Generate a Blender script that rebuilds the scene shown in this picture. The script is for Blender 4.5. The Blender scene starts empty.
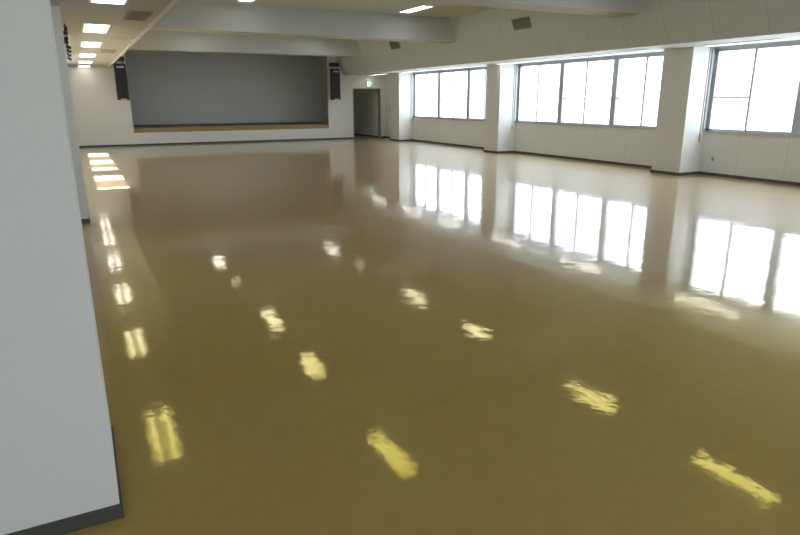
import bpy, bmesh, math, random
from mathutils import Matrix, Vector
random.seed(4)
sc = bpy.context.scene
COL = sc.collection

# ------------------------------------------------------------------ materials
def mat(name, rgb, rough=0.6, metal=0.0, spec=0.5, noise=None, bump=None, emit=None):
    m = bpy.data.materials.new(name); m.use_nodes = True
    nt = m.node_tree; b = nt.nodes['Principled BSDF']
    b.inputs['Base Color'].default_value = (*rgb, 1)
    b.inputs['Roughness'].default_value = rough
    b.inputs['Metallic'].default_value = metal
    b.inputs['Specular IOR Level'].default_value = spec
    tc = nt.nodes.new('ShaderNodeTexCoord')
    if noise:
        sc_, amt = noise
        n = nt.nodes.new('ShaderNodeTexNoise'); n.inputs['Scale'].default_value = sc_; n.inputs['Detail'].default_value = 6
        nt.links.new(tc.outputs['Object'], n.inputs['Vector'])
        mx = nt.nodes.new('ShaderNodeMix'); mx.data_type = 'RGBA'
        mx.inputs[6].default_value = (*[c * (1 - amt) for c in rgb], 1)
        mx.inputs[7].default_value = (*[min(1, c * (1 + amt)) for c in rgb], 1)
        nt.links.new(n.outputs['Fac'], mx.inputs[0]); nt.links.new(mx.outputs[2], b.inputs['Base Color'])
    if bump:
        sc_, st, dist = bump
        n = nt.nodes.new('ShaderNodeTexNoise'); n.inputs['Scale'].default_value = sc_; n.inputs['Detail'].default_value = 3
        nt.links.new(tc.outputs['Object'], n.inputs['Vector'])
        bp = nt.nodes.new('ShaderNodeBump'); bp.inputs['Strength'].default_value = st; bp.inputs['Distance'].default_value = dist
        nt.links.new(n.outputs['Fac'], bp.inputs['Height']); nt.links.new(bp.outputs['Normal'], b.inputs['Normal'])
    if emit:
        b.inputs['Emission Color'].default_value = (*emit[0], 1); b.inputs['Emission Strength'].default_value = emit[1]
    return m

def seam_mat(name, rgb, axis, pitch, offset, rough=0.7, axis2=None, pitch2=1, dark=0.72, w=0.006):
    """painted boards with butt joints every `pitch` metres"""
    m = mat(name, rgb, rough, noise=(30, 0.03), bump=(160, 0.15, 0.002))
    nt = m.node_tree; b = nt.nodes['Principled BSDF']
    src = b.inputs['Base Color'].links[0].from_socket
    tc = nt.nodes.new('ShaderNodeTexCoord'); sp = nt.nodes.new('ShaderNodeSeparateXYZ')
    nt.links.new(tc.outputs['Object'], sp.inputs[0])
    def line(ax, p, off):
        a = nt.nodes.new('ShaderNodeMath'); a.operation = 'ADD'; a.inputs[1].default_value = 100 * p - off
        nt.links.new(sp.outputs[ax], a.inputs[0])
        mo = nt.nodes.new('ShaderNodeMath'); mo.operation = 'MODULO'; mo.inputs[1].default_value = p
        nt.links.new(a.outputs[0], mo.inputs[0])
        lt = nt.nodes.new('ShaderNodeMath'); lt.operation = 'LESS_THAN'; lt.inputs[1].default_value = w
        nt.links.new(mo.outputs[0], lt.inputs[0]); return lt.outputs[0]
    f = line(axis, pitch, offset)
    if axis2 is not None:
        g = line(axis2, pitch2, 0.0); mm = nt.nodes.new('ShaderNodeMath'); mm.operation = 'MAXIMUM'
        nt.links.new(f, mm.inputs[0]); nt.links.new(g, mm.inputs[1]); f = mm.outputs[0]
    mx = nt.nodes.new('ShaderNodeMix'); mx.data_type = 'RGBA'
    nt.links.new(f, mx.inputs[0]); nt.links.new(src, mx.inputs[6])
    mx.inputs[7].default_value = (*[c * dark for c in rgb], 1)
    nt.links.new(mx.outputs[2], b.inputs['Base Color'])
    return m

WALLC = (0.64, 0.645, 0.63)
M = {}
M['wall'] = mat('painted_wall', WALLC, 0.65, spec=0.3, noise=(3, 0.02), bump=(220, 0.12, 0.002))
M['wall_board'] = seam_mat('painted_wall_boards', WALLC, 1, 1.02, 0.1, w=0.010, dark=0.80)
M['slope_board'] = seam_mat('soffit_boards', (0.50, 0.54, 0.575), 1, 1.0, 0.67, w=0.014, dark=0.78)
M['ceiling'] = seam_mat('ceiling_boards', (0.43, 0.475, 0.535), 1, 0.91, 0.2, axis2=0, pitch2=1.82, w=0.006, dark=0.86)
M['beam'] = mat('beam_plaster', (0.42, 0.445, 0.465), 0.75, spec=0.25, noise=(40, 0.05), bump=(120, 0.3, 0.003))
M['base'] = mat('vinyl_baseboard', (0.060, 0.056, 0.052), 0.45)
M['alu'] = mat('window_aluminium', (0.40, 0.425, 0.45), 0.4, metal=0.4)
M['sash'] = mat('window_sash_dark', (0.34, 0.36, 0.38), 0.5)
M['trimw'] = mat('pale_edge_trim', (0.68, 0.67, 0.63), 0.5)
M['black'] = mat('black_paint', (0.018, 0.018, 0.020), 0.5)
M['blackgrille'] = mat('black_speaker_cloth', (0.022, 0.022, 0.027), 0.8, noise=(160, 0.5), bump=(300, 0.6, 0.003))
M['silver'] = mat('brushed_silver', (0.55, 0.56, 0.57), 0.35, metal=0.6)
M['curtain'] = mat('grey_stage_cloth', (0.50, 0.52, 0.515), 0.85, spec=0.1, noise=(8, 0.05))
M['brown'] = mat('brown_jamb', (0.27, 0.235, 0.19), 0.5)
M['darkgrey'] = mat('corridor_paint', (0.74, 0.76, 0.74), 0.6, noise=(5, 0.05))
M['grille'] = mat('vent_grey', (0.25, 0.245, 0.24), 0.6)
M['grilleslot'] = mat('vent_slot_dark', (0.035, 0.032, 0.03), 0.8)
M['beige'] = mat('vent_beige', (0.36, 0.31, 0.27), 0.6)
M['plastic'] = mat('ivory_plastic', (0.55, 0.54, 0.49), 0.4)
M['plasticgrey'] = mat('grey_plastic', (0.22, 0.22, 0.21), 0.5)
M['lampframe'] = mat('lamp_white_enamel', (0.72, 0.72, 0.70), 0.4)
M['green'] = mat('sign_green', (0.01, 0.30, 0.14), 0.4, emit=((0.02, 0.55, 0.28), 0.25))
M['signwhite'] = mat('sign_white', (0.8, 0.85, 0.8), 0.4, emit=((0.8, 1.0, 0.88), 0.3))

# stage planks
def wood(name, c1, c2):
    m = mat(name, c1, 0.4)
    nt = m.node_tree; b = nt.nodes['Principled BSDF']
    tc = nt.nodes.new('ShaderNodeTexCoord'); mp = nt.nodes.new('ShaderNodeMapping'); mp.inputs['Scale'].default_value = (0.6, 14, 14)
    n = nt.nodes.new('ShaderNodeTexNoise'); n.inputs['Scale'].default_value = 3; n.inputs['Detail'].default_value = 8
    r = nt.nodes.new('ShaderNodeMix'); r.data_type = 'RGBA'; r.inputs[6].default_value = (*c1, 1); r.inputs[7].default_value = (*c2, 1)
    nt.links.new(tc.outputs['Object'], mp.inputs[0]); nt.links.new(mp.outputs[0], n.inputs['Vector'])
    nt.links.new(n.outputs['Fac'], r.inputs[0]); nt.links.new(r.outputs[2], b.inputs['Base Color'])
    return m
M['stagewood'] = wood('stage_wood', (0.25, 0.155, 0.050), (0.36, 0.235, 0.085))
M['stagefloor'] = wood('stage_floor_wood', (0.30, 0.23, 0.16), (0.40, 0.31, 0.22))

# glossy waxed sheet floor: old yellowed wax over tan sheet, sharp top gloss plus a hazy one
def floor_mat():
    m = bpy.data.materials.new('waxed_sheet_floor'); m.use_nodes = True
    nt = m.node_tree; nt.nodes.clear(); L = nt.links.new; N = nt.nodes.new
    out = N('ShaderNodeOutputMaterial'); tc = N('ShaderNodeTexCoord')
    def noise(scale, detail, rough=0.5):
        n = N('ShaderNodeTexNoise'); n.inputs['Scale'].default_value = scale; n.inputs['Detail'].default_value = detail
        n.inputs['Roughness'].default_value = rough; L(tc.outputs['Object'], n.inputs['Vector']); return n
    def mrange(src, a, b, c, d):
        r = N('ShaderNodeMapRange'); r.inputs[1].default_value = a; r.inputs[2].default_value = b
        r.inputs[3].default_value = c; r.inputs[4].default_value = d; L(src, r.inputs[0]); return r.outputs[0]
    def mixc(f, a, b, blend='MIX'):
        x = N('ShaderNodeMix'); x.data_type = 'RGBA'; x.blend_type = blend
        for idx, v in ((0, f), (6, a), (7, b)):
            if isinstance(v, tuple): x.inputs[idx].default_value = (*v, 1)
            elif isinstance(v, (int, float)): x.inputs[idx].default_value = v
            else: L(v, x.inputs[idx])
        return x.outputs[2]
    base = mixc(noise(0.55, 5).outputs['Fac'], FLOOR_A, FLOOR_B)
    base = mixc(0.22, base, mrange(noise(9, 6).outputs['Fac'], 0.3, 0.7, 0.75, 1.1), 'MULTIPLY')
    n1 = noise(3.4, 2.5); n2 = noise(30, 2)
    b1 = N('ShaderNodeBump'); b1.inputs['Distance'].default_value = 0.0021
    b2 = N('ShaderNodeBump'); b2.inputs['Distance'].default_value = 0.00020
    L(n1.outputs['Fac'], b1.inputs['Height']); L(n2.outputs['Fac'], b2.inputs['Height']); L(b1.outputs['Normal'], b2.inputs['Normal'])
    nrm = b2.outputs['Normal']
    fr = N('ShaderNodeFresnel'); fr.inputs['IOR'].default_value = 1.62; L(nrm, fr.inputs['Normal'])
    tint = mixc(mrange(fr.outputs[0], 0.060, 0.30, 0.0, 1.0), (1.0, 0.88, 0.06), (1.0, 0.985, 0.96))
    d = N('ShaderNodeBsdfDiffuse'); L(base, d.inputs['Color'])
    g1 = N('ShaderNodeBsdfGlossy'); g1.inputs['Roughness'].default_value = 0.05; L(tint, g1.inputs['Color']); L(nrm, g1.inputs['Normal'])
    L(mrange(noise(1.1, 5).outputs['Fac'], 0.3, 0.7, 0.030, 0.080), g1.inputs['Roughness'])
    g2 = N('ShaderNodeBsdfGlossy'); g2.inputs['Roughness'].default_value = 0.36; L(tint, g2.inputs['Color']); L(nrm, g2.inputs['Normal'])
    gm = N('ShaderNodeMixShader'); gm.inputs[0].default_value = 0.27; L(g1.outputs[0], gm.inputs[1]); L(g2.outputs[0], gm.inputs[2])
    mx = N('ShaderNodeMixShader'); fm = N('ShaderNodeMath'); fm.operation = 'MULTIPLY'; fm.inputs[1].default_value = 1.18; fm.use_clamp = True
    L(fr.outputs[0], fm.inputs[0]); L(fm.outputs[0], mx.inputs[0]); L(d.outputs[0], mx.inputs[1]); L(gm.outputs[0], mx.inputs[2])
    L(mx.outputs[0], out.inputs[0])
    return m
FLOOR_A, FLOOR_B = (0.425, 0.278, 0.098), (0.485, 0.333, 0.130)
M['floor'] = floor_mat()

def glass_mat(name, tint, gloss=0.08, diffuse=0.0):
    m = bpy.data.materials.new(name); m.use_nodes = True
    nt = m.node_tree; nt.nodes.clear(); L = nt.links.new
    out = nt.nodes.new('ShaderNodeOutputMaterial'); t = nt.nodes.new('ShaderNodeBsdfTransparent'); t.inputs[0].default_value = (*tint, 1)
    g = nt.nodes.new('ShaderNodeBsdfGlossy'); g.inputs['Roughness'].default_value = 0.02
    mx = nt.nodes.new('ShaderNodeMixShader'); mx.inputs[0].default_value = gloss
    L(t.outputs[0], mx.inputs[1]); L(g.outputs[0], mx.inputs[2])
    last = mx.outputs[0]
    if diffuse:
        d = nt.nodes.new('ShaderNodeBsdfTranslucent'); d.inputs[0].default_value = (0.85, 0.85, 0.82, 1)
        m2 = nt.nodes.new('ShaderNodeMixShader'); m2.inputs[0].default_value = diffuse
        L(last, m2.inputs[1]); L(d.outputs[0], m2.inputs[2]); last = m2.outputs[0]
    L(last, out.inputs[0]); return m
M['glass'] = glass_mat('clear_glass', (0.96, 0.98, 0.97), 0.06)
M['frost'] = glass_mat('frosted_glass', (0.36, 0.35, 0.35), 0.03, 0.10)

def lamp_mat(name, col, base, peak, half_w, off):
    """diffuser lit by two tubes running along local Y"""
    m = bpy.data.materials.new(name); m.use_nodes = True
    nt = m.node_tree; b = nt.nodes['Principled BSDF']; L = nt.links.new
    b.inputs['Base Color'].default_value = (0.85, 0.85, 0.82, 1)
    tc = nt.nodes.new('ShaderNodeTexCoord'); sp = nt.nodes.new('ShaderNodeSeparateXYZ'); L(tc.outputs['Object'], sp.inputs[0])
    ab = nt.nodes.new('ShaderNodeMath'); ab.operation = 'ABSOLUTE'; L(sp.outputs[0], ab.inputs[0])
    su = nt.nodes.new('ShaderNodeMath'); su.operation = 'SUBTRACT'; su.inputs[1].default_value = off; L(ab.outputs[0], su.inputs[0])
    a2 = nt.nodes.new('ShaderNodeMath'); a2.operation = 'ABSOLUTE'; L(su.outputs[0], a2.inputs[0])
    mr = nt.nodes.new('ShaderNodeMapRange'); mr.interpolation_type = 'SMOOTHSTEP'
    mr.inputs[1].default_value = 0.0; mr.inputs[2].default_value = half_w; mr.inputs[3].default_value = peak; mr.inputs[4].default_value = base
    L(a2.outputs[0], mr.inputs[0])
    b.inputs['Emission Color'].default_value = (*col, 1); L(mr.outputs[0], b.inputs['Emission Strength'])
    return m
LAMP = (1.0, 0.97, 0.86)
M['lamp_main'] = lamp_mat('main_diffuser', LAMP, 1.8, 3.8, 0.05, 0.085)
M['lamp_side'] = lamp_mat('aisle_diffuser', LAMP, 0.8, 2.7, 0.06, 0.09)
M['lamp_strip'] = lamp_mat('strip_diffuser', (1, 0.98, 0.93), 5.5, 6.5, 0.05, 0.0)

# ------------------------------------------------------------------ mesh helpers
class MB:
    def __init__(self): self.bm = bmesh.new()
    def box(self, x0, x1, y0, y1, z0, z1):
        vs = [self.bm.verts.new(p) for p in ((x0,y0,z0),(x1,y0,z0),(x1,y1,z0),(x0,y1,z0),(x0,y0,z1),(x1,y0,z1),(x1,y1,z1),(x0,y1,z1))]
        for f in ((0,3,2,1),(4,5,6,7),(0,1,5,4),(1,2,6,5),(2,3,7,6),(3,0,4,7)): self.bm.faces.new([vs[i] for i in f])
        return self
    def prism(self, pts, y0, y1):
        """pts: (x,z) polygon extruded along Y"""
        a = [self.bm.verts.new((x, y0, z)) for x, z in pts]; b = [self.bm.verts.new((x, y1, z)) for x, z in pts]
        self.bm.faces.new(a); self.bm.faces.new(b[::-1]); n = len(pts)
        for i in range(n): self.bm.faces.new([a[i], b[i], b[(i+1) % n], a[(i+1) % n]])
        return self
    def tube(self, p, q, r, seg=12, r2=None):
        p, q = Vector(p), Vector(q); d = (q - p).normalized(); u = d.orthogonal().normalized(); v = d.cross(u)
        r2 = r if r2 is None else r2
        A = [self.bm.verts.new(p + (u*math.cos(t)+v*math.sin(t))*r) for t in [2*math.pi*i/seg for i in range(seg)]]
        B = [self.bm.verts.new(q + (u*math.cos(t)+v*math.sin(t))*r2) for t in [2*math.pi*i/seg for i in range(seg)]]
        self.bm.faces.new(A[::-1]); self.bm.faces.new(B)
        for i in range(seg): self.bm.faces.new([A[i], A[(i+1) % seg], B[(i+1) % seg], B[i]])
        return self
    def build(self, name, m, parent=None, bevel=0.0, smooth=False, loc=None):
        bmesh.ops.recalc_face_normals(self.bm, faces=self.bm.faces[:])
        if loc is not None:
            bmesh.ops.translate(self.bm, verts=self.bm.verts[:], vec=-Vector(loc))
        me = bpy.data.meshes.new(name); self.bm.to_mesh(me); self.bm.free()
        me.materials.append(m)
        if smooth:
            for f in me.polygons: f.use_smooth = True
        o = bpy.data.objects.new(name, me); COL.objects.link(o)
        if parent: o.parent = parent
        if loc is not None: o.location = loc
        if bevel:
            bv = o.modifiers.new('edge', 'BEVEL'); bv.width = bevel; bv.segments = 2; bv.limit_method = 'ANGLE'
        return o
def bx(*a): return MB().box(*a)
def struct(o): o['kind'] = 'structure'; return o
def empty(name, loc, rz=0):
    o = bpy.data.objects.new(name, None); COL.objects.link(o); o.location = loc; o.rotation_euler = (0, 0, rz); o.empty_display_size = 0.1
    return o
def tag(o, label, cat, group=None):
    o['label'] = label; o['category'] = cat
    if group: o['group'] = group
    return o
def copy_tree(o, parent=None):
    c = o.copy(); COL.objects.link(c); c.parent = parent
    for ch in [x for x in COL.objects if x.parent == o]: copy_tree(ch, c)
    return c

# ------------------------------------------------------------------ the setting
Y0, Y1 = -4.30, 25.16
XR = 12.30
WT = 0.20
ZC, ZL, ZS = 3.87, 2.77, 2.68
struct(bx(-1.2, XR+WT, Y0-WT, 28.9, -0.12, 0.0).build('floor', M['floor']))
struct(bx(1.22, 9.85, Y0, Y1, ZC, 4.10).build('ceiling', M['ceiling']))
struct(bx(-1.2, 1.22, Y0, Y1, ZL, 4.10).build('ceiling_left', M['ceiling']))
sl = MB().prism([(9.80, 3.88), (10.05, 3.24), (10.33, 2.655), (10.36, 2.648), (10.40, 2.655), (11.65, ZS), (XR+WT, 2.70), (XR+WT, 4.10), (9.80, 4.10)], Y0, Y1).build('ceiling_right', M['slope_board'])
struct(sl)
struct(bx(1.195, 1.245, Y0, Y1, ZL-0.03, ZL+0.05).build('trim_1', M['trimw']))
# soffit lip beside the windows
struct(bx(10.33, 10.40, Y0, Y1, 2.640, 2.665).build('trim_2', M['trimw']))
for y in (22.5, 15.85, 9.20, 2.55):
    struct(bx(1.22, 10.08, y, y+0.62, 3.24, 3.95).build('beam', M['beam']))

COLS = [(22.57, 23.40), (15.83, 16.56), (9.13, 9.88), (2.48, 3.23)]
for a, b in COLS:
    struct(bx(11.65, XR+WT, a, b, 0, 2.695).build('column', M['wall']))
    # base strip wraps the column
    mb = MB().box(11.637, 11.65, a-0.013, b+0.013, 0, 0.062).box(11.65, XR, a-0.013, a, 0, 0.062).box(11.65, XR, b, b+0.013, 0, 0.062)
    struct(mb.build('baseboard_column', M['base']))
PIL = [(2.38, 3.05, -0.035), (9.27, 9.95, -0.008)]
for a, b, x in PIL:
    struct(bx(-1.0, x, a, b, 0, ZL+0.01).build('pillar', M['wall']))
    mb = MB().box(x, x+0.010, a-0.010, b+0.010, 0, 0.062).box(-1.0, x, a-0.010, a, 0, 0.062).box(-1.0, x, b, b+0.010, 0, 0.062)
    struct(mb.build('baseboard_pillar', M['base']))

BAYS = [(-3.42, 2.48), (3.23, 9.13), (9.88, 15.83), (16.56, 22.57)]
ZSILL = 0.95
# right wall: below and above the windows, and solid past the last column
mb = MB().box(XR, XR+WT, Y0, Y1+WT, 0, ZSILL)
mb.box(XR, XR+WT, 23.0, Y1+WT, ZSILL, 2.75); mb.box(XR, XR+WT, Y0, -3.42, ZSILL, 2.75)
struct(mb.build('wall_right', M['wall_board']))
segs = [(23.40, Y1), (16.56, 22.57), (9.88, 15.83), (3.23, 9.13), (Y0, 2.48)]
mb = MB()
for a, b in segs: mb.box(XR-0.013, XR, a+0.013, b-0.013, 0, 0.062)
struct(mb.build('baseboard_right', M['base']))

for i, (a, b) in enumerate(BAYS):
    w = empty('window_%d' % (i+1), (XR, a, ZSILL)); struct(w)
    def P(mbx, name, m): 
        o = mbx.build(name, m); o.parent = w; o.location = (-XR, -a, -ZSILL); return o
    fx0, fx1 = XR+0.03, XR+0.12
    top = 2.70
    # outer frame, sill, head
    mb = MB().box(fx0, fx1, a, b, ZSILL, ZSILL+0.05).box(fx0, fx1, a, b, top-0.10, top)
    mb.box(fx0, fx1, a, a+0.08, ZSILL, top).box(fx0, fx1, b-0.10, b, ZSILL, top)
    P(mb, 'window_frame', M['alu'])
    P(MB().box(XR-0.025, XR+0.16, a, b, ZSILL-0.025, ZSILL+0.008), 'window_sill', M['alu'])
    P(MB().box(XR-0.01, fx0, a, b, top-0.055, top), 'head_channel', M['alu'])
    u = (b - a) / 3.0
    for k in range(3):
        y0, y1 = a + k*u, a + (k+1)*u          # near edge, far edge
        if k: P(MB().box(fx0-0.02, fx1, y0-0.085, y0+0.085, ZSILL, top-0.03), 'mullion', M['alu'])
        ym = (y0 + y1)/2 + 0.07
        P(MB().box(fx0+0.02, fx1-0.02, ym-0.022, ym+0.022, ZSILL+0.04, top-0.09), 'stile', M['sash'])
        P(MB().box(fx0+0.03, fx1-0.03, ym+0.02, y1-0.05, 1.640, 1.672), 'transom_bar', M['sash'])
        P(MB().box(XR+0.068, XR+0.074, y0+0.02, y1-0.02, ZSILL+0.04, top-0.08), 'glass_pane', M['glass'])

# left wall with high windows the sun comes through
LW = -1.0
mb = MB()
zb, zt = 1.50, 2.45
mb.box(LW-WT, LW, Y0, Y1+WT, 0, zb).box(LW-WT, LW, Y0, Y1+WT, zt, 2.9)
opens = [(12.80, 15.25), (16.45, 22.05)]
ys = [Y0, 12.80, 15.25, 16.45, 22.05, Y1+WT]
for k in (0, 2, 4): mb.box(LW-WT, LW, ys[k], ys[k+1], zb, zt)
struct(mb.build('wall_left', M['wall']))
struct(MB().box(LW, LW+0.013, 9.97, Y1, 0, 0.062).box(LW, LW+0.013, 3.07, 9.25, 0, 0.062).build('baseboard_left', M['base']))
pan = [[(12.80, 13.10, 'glass'), (13.10, 14.25, 'frost'), (14.25, 15.25, 'glass')],
       [(16.45, 17.15, 'glass'), (17.15, 18.20, 'frost'), (18.20, 19.35, 'glass'), (19.35, 20.75, 'frost'), (20.75, 22.05, 'glass')]]
for j, ps in enumerate(pan):
    a = ps[0][0]; b = ps[-1][1]
    w = struct(empty('window_%d' % (6+j), (LW, a, zb)))
    mb = MB().box(LW-0.14, LW-0.06, a, b, zb, zb+0.03).box(LW-0.14, LW-0.06, a, b, zt-0.03, zt)
    for p in [a+0.015] + [q[1] for q in ps[:-1]] + [b-0.015]: mb.box(LW-0.12, LW-0.08, p-0.012, p+0.012, zb, zt)
    o = mb.build('window_frame', M['alu']); o.parent = w; o.location = (-LW, -a, -zb)
    for p0, p1, k in ps:
        o = bx(LW-0.103, LW-0.097, p0, p1, zb+0.01, zt-0.01).build('glass_pane', M[k]); o.parent = w; o.location = (-LW, -a, -zb)

# back wall with stage opening and doorway
SX0, SX1, SZ0, SZ1 = 1.86, 9.60, 0.47, 3.40
DX0, DX1, DZ = 10.74, 12.06, 2.13
mb = MB().box(LW-WT, SX0, Y1, Y1+WT, 0, 4.1).box(SX0, SX1, Y1, Y1+WT, 0, SZ0).box(SX0, SX1, Y1, Y1+WT, SZ1, 4.1)
mb.box(SX1, DX0, Y1, Y1+WT, 0, 4.1).box(DX0, DX1, Y1, Y1+WT, DZ, 4.1).box(DX1, XR+WT, Y1, Y1+WT, 0, 4.1)
struct(mb.build('wall_back', M['wall']))
struct(MB().box(LW, DX0, Y1-0.013, Y1, 0, 0.062).box(DX1, XR-0.013, Y1-0.013, Y1, 0, 0.062).build('baseboard_back', M['base']))
mb = MB().box(LW-WT, XR+WT, Y0-WT, Y0, 0, 0.95).box(LW-WT, XR+WT, Y0-WT, Y0, 2.50, 4.1)
REAR_FILL = [(-0.6, 5.4), (6.0, 11.8)]  # guessed openings behind the camera, added to light the near pillar
for a, b in ((LW-WT, -0.6), (5.4, 6.0), (11.8, XR+WT)): mb.box(a, b, Y0-WT, Y0, 0.95, 2.50)
struct(mb.build('wall_rear', M['wall']))
for i, (a, b) in enumerate(REAR_FILL):
    w = struct(empty('window_%d' % (8+i), (a, Y0, 0.95)))  # unseen rear window, added for its daylight
    mb = MB()
    for x in (a+0.04, a+(b-a)/3, a+(b-a)*2/3, b-0.04): mb.box(x-0.04, x+0.04, Y0-0.12, Y0-0.04, 0.95, 2.50)
    mb.box(a, b, Y0-0.12, Y0-0.04, 0.95, 1.0).box(a, b, Y0-0.12, Y0-0.04, 2.45, 2.50)
    o = mb.build('window_frame', M['alu']); o.parent = w; o.location = (-a, -Y0, -0.95)
    o = bx(a+0.05, b-0.05, Y0-0.083, Y0-0.077, 1.0, 2.45).build('glass_pane', M['glass']); o.parent = w; o.location = (-a, -Y0, -0.95)
# stage recess
YS = 28.6
struct(bx(SX0-1.0, SX1+0.9, Y1+WT, YS, SZ0, 0.62).build('floor_stage', M['stagefloor']))
struct(MB().box(SX0, SX1, Y1+0.012, Y1+WT, SZ0, 0.625).build('trim_3', M['stagewood']))
mb = MB().box(SX0-1.1, SX0-1.0, Y1+WT, YS, 0, 4.1).box(SX1+0.9, SX1+1.0, Y1+WT, YS, 0, 4.1).box(SX0-1.1, SX1+1.0, YS, YS+0.1, 0, 4.1)
struct(mb.build('wall_stage', M['darkgrey']))
struct(bx(SX0-1.1, SX1+1.0, Y1+WT, YS+0.1, 4.0, 4.1).build('ceiling_stage', M['darkgrey']))
mb = MB().box(SX0, SX0+0.012, Y1+0.005, Y1+WT, 0.625, SZ1).box(SX1-0.025, SX1, Y1-0.004, Y1+WT+0.5, 0.621, SZ1).box(SX0, SX1-0.03, Y1+0.005, Y1+WT, SZ1-0.012, SZ1)
struct(mb.build('trim_4', M['brown']))
# corridor behind the doorway
struct(MB().box(DX1, DX1+0.1, Y1+WT, 28.8, 0, 2.6).box(DX0-0.35, DX0-0.25, Y1+WT, 28.8, 0, 2.6).box(DX0-0.35, DX1+0.1, 28.7, 28.8, 0, 2.6).build('wall_corridor', M['darkgrey']))
struct(bx(DX0-0.35, DX1+0.1, Y1+WT, 28.8, 2.5, 2.6).build('ceiling_corridor', M['darkgrey']))
struct(bx(DX1-0.013, DX1, Y1+WT, 28.7, 0, 0.062).build('baseboard_corridor', M['base']))
d = struct(empty('door_1', (DX0, Y1, 0)))
mb = MB().box(DX0, DX0+0.035, Y1-0.012, Y1+WT, 0, DZ).box(DX1-0.035, DX1, Y1-0.012, Y1+WT, 0, DZ).box(DX0+0.035, DX1-0.035, Y1-0.012, Y1+WT, DZ-0.035, DZ)
o = mb.build('door_frame', M['brown']); o.parent = d; o.location = (-DX0, -Y1, 0)

# ------------------------------------------------------------------ stage curtain
bm = bmesh.new(); n = 300; rows = []
xa, xb, yc, z0, z1 = SX0-0.4, SX1+0.75, 27.5, 0.665, 3.75
for k in range(n+1):
    t = k/n; x = xa + (xb-xa)*t
    y = yc + 0.003*math.sin(t*95) + 0.004*math.sin(t*41+1)
    sag = 0.012*math.sin(t*95+0.8) - 0.03*max(0, t-0.93)/0.07
    rows.append([bm.verts.new((x, y, z0+sag)), bm.verts.new((x, y, z0+0.05+sag)), bm.verts.new((x, y*0.6+yc*0.4, z1))])
for k in range(n):
    for j in (0, 1): bm.faces.new([rows[k][j], rows[k+1][j], rows[k+1][j+1], rows[k][j+1]])
mbc = MB(); mbc.bm.free(); mbc.bm = bm
cu = mbc.build('stage_curtain', M['curtain'], smooth=True)
so = cu.modifiers.new('cloth', 'SOLIDIFY'); so.thickness = 0.008
tag(cu, 'wide plain grey curtain closing off the raised stage in the back wall', 'curtain')

# ------------------------------------------------------------------ ceiling lights
def fixture(name, w, l, lampm, drop=0.012, rim=0.02):
    r = empty(name, (0, 0, 0))
    mb = MB().box(-w/2, -w/2+rim, -l/2, l/2, -drop, 0).box(w/2-rim, w/2, -l/2, l/2, -drop, 0)
    mb.box(-w/2+rim, w/2-rim, -l/2, -l/2+rim, -drop, 0).box(-w/2+rim, w/2-rim, l/2-rim, l/2, -drop, 0)
    mb.build('lamp_frame', M['lampframe'], r)
    bx(-w/2+rim, w/2-rim, -l/2+rim, l/2-rim, -drop*0.6, -0.001).build('diffuser', lampm, r)
    return r
f = fixture('recessed_ceiling_light', 0.35, 1.30, M['lamp_main'])
MAIN = [4.78, 7.75, 11.38, 14.70, 18.10, 21.30]
bays = ['reflected closest to the camera', 'before the nearest beam', 'past the nearest beam', 'before the middle beam',
        'past the middle beam', 'before the stage beam']
for side, x in (('row beside the aisle ceiling', 3.85), ('row nearer the windows', 8.08)):
    for k, y in enumerate(MAIN):
        if x < 4 and k == 0: continue
        o = f if (x < 4 and k == 1) else copy_tree(f)
        o.location = (x, y, ZC)
        tag(o, 'recessed ceiling light %s, %s' % (bays[k], side), 'ceiling light', 'recessed lights in the high ceiling')
f = fixture('aisle_ceiling_light', 0.40, 1.40, M['lamp_side'])
SIDE = [8.05, 11.75, 15.05, 18.55, 21.85, 24.42]
nm = ['nearest, at the top edge', 'second from the camera', 'third from the camera',
      'fourth from the camera', 'second from the back wall', 'last, against the back wall']
for k, y in enumerate(SIDE):
    o = f if k == 0 else copy_tree(f)
    o.location = (0.52 if k == 0 else 0.475, y, ZL)
    tag(o, 'square-looking twin tube light in low aisle ceiling, %s' % nm[k], 'ceiling light', 'lights along the low aisle ceiling')
f = fixture('soffit_strip_light', 0.11, 1.55, M['lamp_strip'], 0.02, 0.012)
STR = [(7.98, 'above the window closest to the camera'), (11.75, 'above the near half of the middle window'), (15.05, 'above the middle window beside the second column'),
       (18.45, 'above the near half of the farthest window'), (21.2, 'above the far half of the farthest window'), (24.2, 'past the last column, near the doorway')]
for k, (y, s) in enumerate(STR):
    o = f if k == 0 else copy_tree(f)
    o.location = (11.50, y, ZS-0.004)
    tag(o, 'slim white fluorescent strip on the window soffit, %s' % s, 'strip light', 'strip lights over the windows')

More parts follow.
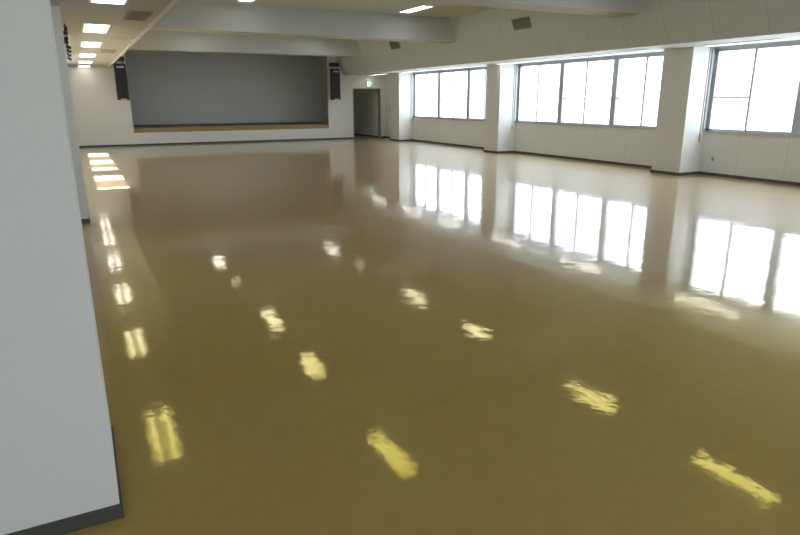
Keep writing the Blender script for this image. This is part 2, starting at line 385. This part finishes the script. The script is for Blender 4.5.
# ------------------------------------------------------------------ air vents
def slope_vent(y, h, label):
    # face of the bulkhead between (9.80,3.88) and (10.05,3.24)
    p = Vector((9.80, 0, 3.88)); q = Vector((10.05, 0, 3.24)); dn = (q-p).normalized(); nrm = Vector((-dn.z*-1, 0, dn.x*-1))
    nrm = Vector((dn.z, 0, -dn.x))
    if nrm.x > 0: nrm = -nrm
    r = empty('wall_vent', p + dn*h + Vector((0, y, 0)) + nrm*0.001)
    R = Matrix((( -dn.x, 0, nrm.x), (0, 1, 0), (-dn.z, 0, nrm.z))).to_4x4()   # local x = up slope, y = along, z = out
    r.rotation_euler = R.to_euler()
    w, l = 0.27, 0.69
    MB().box(-w/2, w/2, -l/2, -l/2+0.02, 0, 0.014).box(-w/2, w/2, l/2-0.02, l/2, 0, 0.014).box(-w/2, -w/2+0.02, -l/2+0.02, l/2-0.02, 0, 0.014).box(w/2-0.02, w/2, -l/2+0.02, l/2-0.02, 0, 0.014).build('vent_frame', M['grille'], r)
    bx(-w/2+0.02, w/2-0.02, -l/2+0.02, l/2-0.02, 0, 0.003).build('vent_backing', M['grilleslot'], r)
    mb = MB()
    for i in range(9): mb.box(-w/2+0.028+i*0.0245, -w/2+0.042+i*0.0245, -l/2+0.02, l/2-0.02, 0.003, 0.011)
    mb.build('louvre', M['grille'], r)
    return tag(r, label, 'air vent', 'grey louvred vents on the sloped bulkhead')
slope_vent(12.78, 0.49, 'grey louvred vent on the sloped bulkhead, the larger-looking one between the beams')
slope_vent(19.60, 0.47, 'grey louvred vent on the sloped bulkhead, partly under the far beam near the stage')

def ceil_vent(x0, x1, y0, y1, m, md, label, along='y', n=14):
    cx, cy = (x0+x1)/2, (y0+y1)/2; w, l = x1-x0, y1-y0
    r = empty('ceiling_vent', (cx, cy, ZL))
    e = 0.025
    MB().box(-w/2, w/2, -l/2, -l/2+e, -0.012, 0).box(-w/2, w/2, l/2-e, l/2, -0.012, 0).box(-w/2, -w/2+e, -l/2+e, l/2-e, -0.012, 0).box(w/2-e, w/2, -l/2+e, l/2-e, -0.012, 0).build('vent_frame', m, r)
    bx(-w/2+e, w/2-e, -l/2+e, l/2-e, -0.003, -0.0005).build('vent_backing', md, r)
    mb = MB()
    for i in range(n):
        if along == 'y':
            p = -w/2+e + (w-2*e)*(i+0.5)/n; d = (w-2*e)/n*0.22; mb.box(p-d, p+d, -l/2+e, l/2-e, -0.010, -0.003)
        else:
            p = -l/2+e + (l-2*e)*(i+0.5)/n; d = (l-2*e)/n*0.22; mb.box(-w/2+e, w/2-e, p-d, p+d, -0.010, -0.003)
    mb.build('louvre', m, r)
    return tag(r, label, 'air vent')
ceil_vent(0.79, 1.10, 9.30, 10.32, M['grille'], M['grilleslot'], 'dark slatted air grille in the low aisle ceiling beside the near aisle light', 'y', 8)
ceil_vent(0.80, 1.19, 13.25, 13.70, M['trimw'], M['beige'], 'short pale slot diffuser in the low aisle ceiling, middle of its three grilles', 'x', 3)
ceil_vent(0.72, 1.05, 16.35, 17.45, M['beige'], M['grille'], 'faded beige grille in the low aisle ceiling, farthest of its three grilles', 'y', 8)

# small diffusers on the window soffit
for k, (y, lab) in enumerate([(13.35, 'small pale slot diffuser on soffit edge over the middle window far half'), (10.15, 'small pale slot diffuser on soffit edge close to the near column'), (18.9, 'small pale slot diffuser on soffit edge over the farthest window')]):
    r = empty('slot_diffuser', (11.05, y, 2.664))
    MB().box(-0.05, 0.05, -0.35, 0.35, -0.010, 0.006).build('diffuser_plate', M['lampframe'], r)
    bx(-0.012, 0.012, -0.32, 0.32, -0.013, -0.010).build('slot', M['plasticgrey'], r)
    tag(r, lab, 'air vent')

# ------------------------------------------------------------------ black track with spotlights beside the second pillar
r = empty('spotlight_track', (0.03, 14.3, 2.67))
bx(-0.022, 0.022, -3.5, 3.8, -0.05, 0.012).build('rail', M['black'], r)
for y in (-3.0, 0.0, 3.0): MB().tube((0, y, 0.012), (0, y, 0.112), 0.010).build('stem', M['black'], r)
for i, y in enumerate((-3.42, -2.45, -1.75)):
    MB().tube((0, y, -0.05), (0, y, -0.075), 0.014).tube((0.02, y, -0.078), (-0.075, y+0.02, -0.070), 0.024, 14, 0.03).build('spotlight_head', M['black'], r)
for i, y in enumerate((-0.9, 0.1, 1.3, 2.8)):
    MB().tube((0, y, -0.05), (0, y, -0.075), 0.014).tube((-0.02, y, -0.078), (0.048, y+0.03, -0.10), 0.022, 14, 0.028).build('spotlight_head', M['black'], r)
tag(r, 'black ceiling rail of small spotlights seen past the second pillar', 'track light')

# ------------------------------------------------------------------ column loudspeakers by the stage
def speaker(x0, x1, z0, z1, y, label, mirror=1):
    w, h = x1-x0, z1-z0; cx = (x0+x1)/2
    r = empty('column_loudspeaker', (cx, y, z0))
    bx(-w/2, w/2, 0, 0.26, 0, h).build('cabinet', M['black'], r, bevel=0.012)
    bx(-w/2+0.045, w/2-0.045, -0.018, 0.0, 0.06, h-0.16).build('grille_cloth', M['blackgrille'], r, bevel=0.006)
    bx(-w*0.30, w*0.30, -0.026, -0.001, h-0.135, h-0.095).build('badge_strip', M['silver'], r, bevel=0.003)
    bx(-w*0.26, w*0.26, -0.026, -0.001, 0.018, 0.048).build('lower_badge', M['silver'], r, bevel=0.003)
    bx(-w/2-0.03, w/2-0.02, 0.02, 0.24, h+0.09, h+0.24).build('mounting_box', M['black'], r, bevel=0.01)
    for a, b in ((-0.35, -0.25), (0.22, 0.32)): bx(w*a, w*b, 0.10, 0.16, h, h+0.09).build('hanger', M['plasticgrey'], r)
    for q in (h+0.16, h*0.3): MB().tube((0, 0.235, q), (0, 0.40, q), 0.025).build('wall_arm', M['black'], r)
    return tag(r, label, 'loudspeaker', 'tall column loudspeakers flanking the stage')
speaker(1.43, 1.82, 1.65, 2.90, 24.76, 'tall black column loudspeaker mounted high, left of the stage opening')
speaker(9.66, 10.02, 1.64, 2.89, 24.76, 'tall black column loudspeaker between the stage opening and the doorway')

# ------------------------------------------------------------------ exit sign
r = empty('exit_sign', (11.52, Y1-0.001, 2.185))
bx(-0.14, 0.14, -0.07, 0, 0, 0.29).build('sign_case', M['plastic'], r, bevel=0.006)
bx(-0.130, 0.130, -0.074, -0.070, 0.010, 0.280).build('sign_face', M['signwhite'], r)
MB().box(0.02, 0.124, -0.0755, -0.074, 0.018, 0.272).box(-0.124, 0.02, -0.0755, -0.074, 0.225, 0.272).build('green_field', M['green'], r)
pic = MB()
pic.tube((0.055, -0.0757, 0.205), (0.055, -0.078, 0.205), 0.017, 14)            # running figure
def limb(p, q, w):
    p, q = Vector((p[0], 0, p[1])), Vector((q[0], 0, q[1])); d = (q-p).normalized(); s = Vector((-d.z, 0, d.x))*w
    vs = [pic.bm.verts.new(v + Vector((0, yy, 0))) for yy in (-0.0757, -0.078) for v in (p-s, p+s, q+s, q-s)]
    for fc in ((0,1,2,3),(7,6,5,4),(0,4,5,1),(1,5,6,2),(2,6,7,3),(3,7,4,0)): pic.bm.faces.new([vs[i] for i in fc])
limb((0.062, 0.185), (0.078, 0.120), 0.013); limb((0.060, 0.178), (0.030, 0.150), 0.006); limb((0.066, 0.175), (0.098, 0.150), 0.006)
limb((0.076, 0.125), (0.048, 0.095), 0.008); limb((0.048, 0.095), (0.046, 0.050), 0.007); limb((0.080, 0.125), (0.100, 0.085), 0.008); limb((0.100, 0.085), (0.116, 0.070), 0.006)
pic.build('running_figure', M['signwhite'], r)
MB().prism([(-0.10, 0.13), (-0.06, 0.165), (-0.06, 0.142), (-0.01, 0.142), (-0.01, 0.118), (-0.06, 0.118), (-0.06, 0.095)], -0.078, -0.0742).build('arrow', M['green'], r)
tag(r, 'small green and white emergency exit sign above the dark doorway', 'exit sign')

# ------------------------------------------------------------------ wall phone / switch and outlets
r = empty('wall_intercom', (XR, 24.55, 1.14))
bx(-0.035, 0, -0.06, 0.06, 0, 0.20).build('handset_base', M['plasticgrey'], r, bevel=0.006)
MB().box(-0.07, -0.035, -0.025, 0.025, 0.0, 0.04).box(-0.07, -0.035, -0.025, 0.025, 0.17, 0.21).box(-0.085, -0.055, -0.025, 0.025, 0.0, 0.21).build('handset', M['black'], r, bevel=0.006)
MB().tube((-0.03, 0, 0.0), (-0.02, 0.02, -0.22), 0.005).build('handset_cord', M['black'], r)
tag(r, 'dark wall intercom beside the doorway, behind the farthest column', 'intercom')
f = None
for y, z, lab in ((8.83, 0.30, 'small power outlet low on the wall below the nearest window'), (22.30, 0.27, 'small power outlet low on the wall below the farthest window')):
    if f is None:
        f = empty('power_outlet', (0, 0, 0)); o = f
        bx(-0.008, 0, -0.036, 0.036, 0, 0.12).build('outlet_plate', M['plastic'], f, bevel=0.003)
        bx(-0.011, -0.008, -0.018, 0.018, 0.025, 0.095).build('socket', M['plasticgrey'], f)
    else: o = copy_tree(f)
    o.location = (XR, y, z); tag(o, lab, 'power outlet')

# ------------------------------------------------------------------ blind guide cords beside the columns
f = None
for y, lab in ((9.13, 'thin dark blind cord hanging beside the near column and nearest window'), (15.83, 'thin dark blind cord hanging beside the second column and middle window'), (22.57, 'thin dark blind cord hanging beside the farthest column')):
    if f is None:
        f = o = empty('blind_cord', (0, 0, 0))
        MB().box(-0.006, 0.006, -0.012, 0, 0.08, 1.93).build('cord', M['plasticgrey'], f)
        MB().tube((0, -0.012, 0), (0, -0.012, 0.16), 0.011).build('cord_weight', M['plasticgrey'], f)
        MB().box(-0.018, 0.018, -0.03, 0, 1.93, 1.965).build('cord_bracket', M['alu'], f)
    else: o = copy_tree(f)
    o.location = (12.17, y, 0.715); tag(o, lab, 'blind cord')
# pale vertical guide channels between cord and window
for k, y in enumerate((9.13, 15.83, 22.57)):
    struct(bx(12.235, 12.285, y-0.03, y, ZSILL, 2.69).build('trim_%d' % (5+k), M['alu']))

# ------------------------------------------------------------------ light
w = bpy.data.worlds.new('sky'); sc.world = w; w.use_nodes = True
nt = w.node_tree; bg = nt.nodes['Background']
tc = nt.nodes.new('ShaderNodeTexCoord'); sp = nt.nodes.new('ShaderNodeSeparateXYZ'); nt.links.new(tc.outputs['Generated'], sp.inputs[0])
mr = nt.nodes.new('ShaderNodeMapRange'); mr.inputs[1].default_value = -0.35; mr.inputs[2].default_value = 0.35
nt.links.new(sp.outputs[2], mr.inputs[0])
mx = nt.nodes.new('ShaderNodeMix'); mx.data_type = 'RGBA'
mx.inputs[6].default_value = (0.74, 0.77, 0.80, 1); mx.inputs[7].default_value = (0.87, 0.95, 1.09, 1)
nt.links.new(mr.outputs[0], mx.inputs[0]); nt.links.new(mx.outputs[2], bg.inputs['Color'])
bg.inputs['Strength'].default_value = 3.2
sl_ = bpy.data.lights.new('sun', 'SUN'); sl_.energy = 52; sl_.angle = math.radians(0.53); sl_.color = (0.97, 0.97, 1.0)
so_ = bpy.data.objects.new('sun', sl_); COL.objects.link(so_)
so_.rotation_euler = Vector((0.80, 0, -1)).to_track_quat('-Z', 'Y').to_euler()
for i, (a, b) in enumerate(BAYS):          # portals guide sky sampling through the real windows
    l = bpy.data.lights.new('window_portal', 'AREA'); l.shape = 'RECTANGLE'; l.size = b-a; l.size_y = 1.75; l.cycles.is_portal = True
    o = bpy.data.objects.new('window_portal', l); COL.objects.link(o)
    o.matrix_world = Matrix.Translation((XR+0.18, (a+b)/2, 1.82)) @ Matrix(((0,0,1,0),(1,0,0,0),(0,1,0,0),(0,0,0,1)))

for a, b in REAR_FILL:  # portals for the rear windows added as fill light
    l = bpy.data.lights.new('window_portal', 'AREA'); l.shape = 'RECTANGLE'; l.size = b-a; l.size_y = 1.75; l.cycles.is_portal = True
    o = bpy.data.objects.new('window_portal', l); COL.objects.link(o)
    o.matrix_world = Matrix.Translation(((a+b)/2, Y0-0.18, 1.82)) @ Matrix(((1,0,0,0),(0,0,-1,0),(0,1,0,0),(0,0,0,1)))

# ------------------------------------------------------------------ camera
yaw, pit, rol, F = 0.47734, 0.268167, -0.0026, 608.05
f_ = Vector((math.sin(yaw)*math.cos(pit), math.cos(yaw)*math.cos(pit), -math.sin(pit)))
r_ = Vector((math.cos(yaw), -math.sin(yaw), 0)); u_ = r_.cross(f_)
r2 = r_*math.cos(rol) + u_*math.sin(rol); u2 = -r_*math.sin(rol) + u_*math.cos(rol)
cam = bpy.data.cameras.new('camera'); co = bpy.data.objects.new('camera', cam); COL.objects.link(co)
cam.sensor_width = 36; cam.lens = F*36/800; cam.clip_start = 0.05; cam.clip_end = 200
co.matrix_world = Matrix(((r2.x, u2.x, -f_.x, 0), (r2.y, u2.y, -f_.y, 0), (r2.z, u2.z, -f_.z, 1.615), (0, 0, 0, 1)))
sc.camera = co
sc.view_settings.view_transform = 'Standard'; sc.view_settings.look = 'None'
sc.view_settings.gamma = 1; sc.view_settings.use_curve_mapping = False
sc.view_settings.exposure = 1.22
sc.cycles.max_bounces = 14; sc.cycles.diffuse_bounces = 8; sc.cycles.glossy_bounces = 6; sc.cycles.transparent_max_bounces = 16
sc.cycles.sample_clamp_indirect = 6
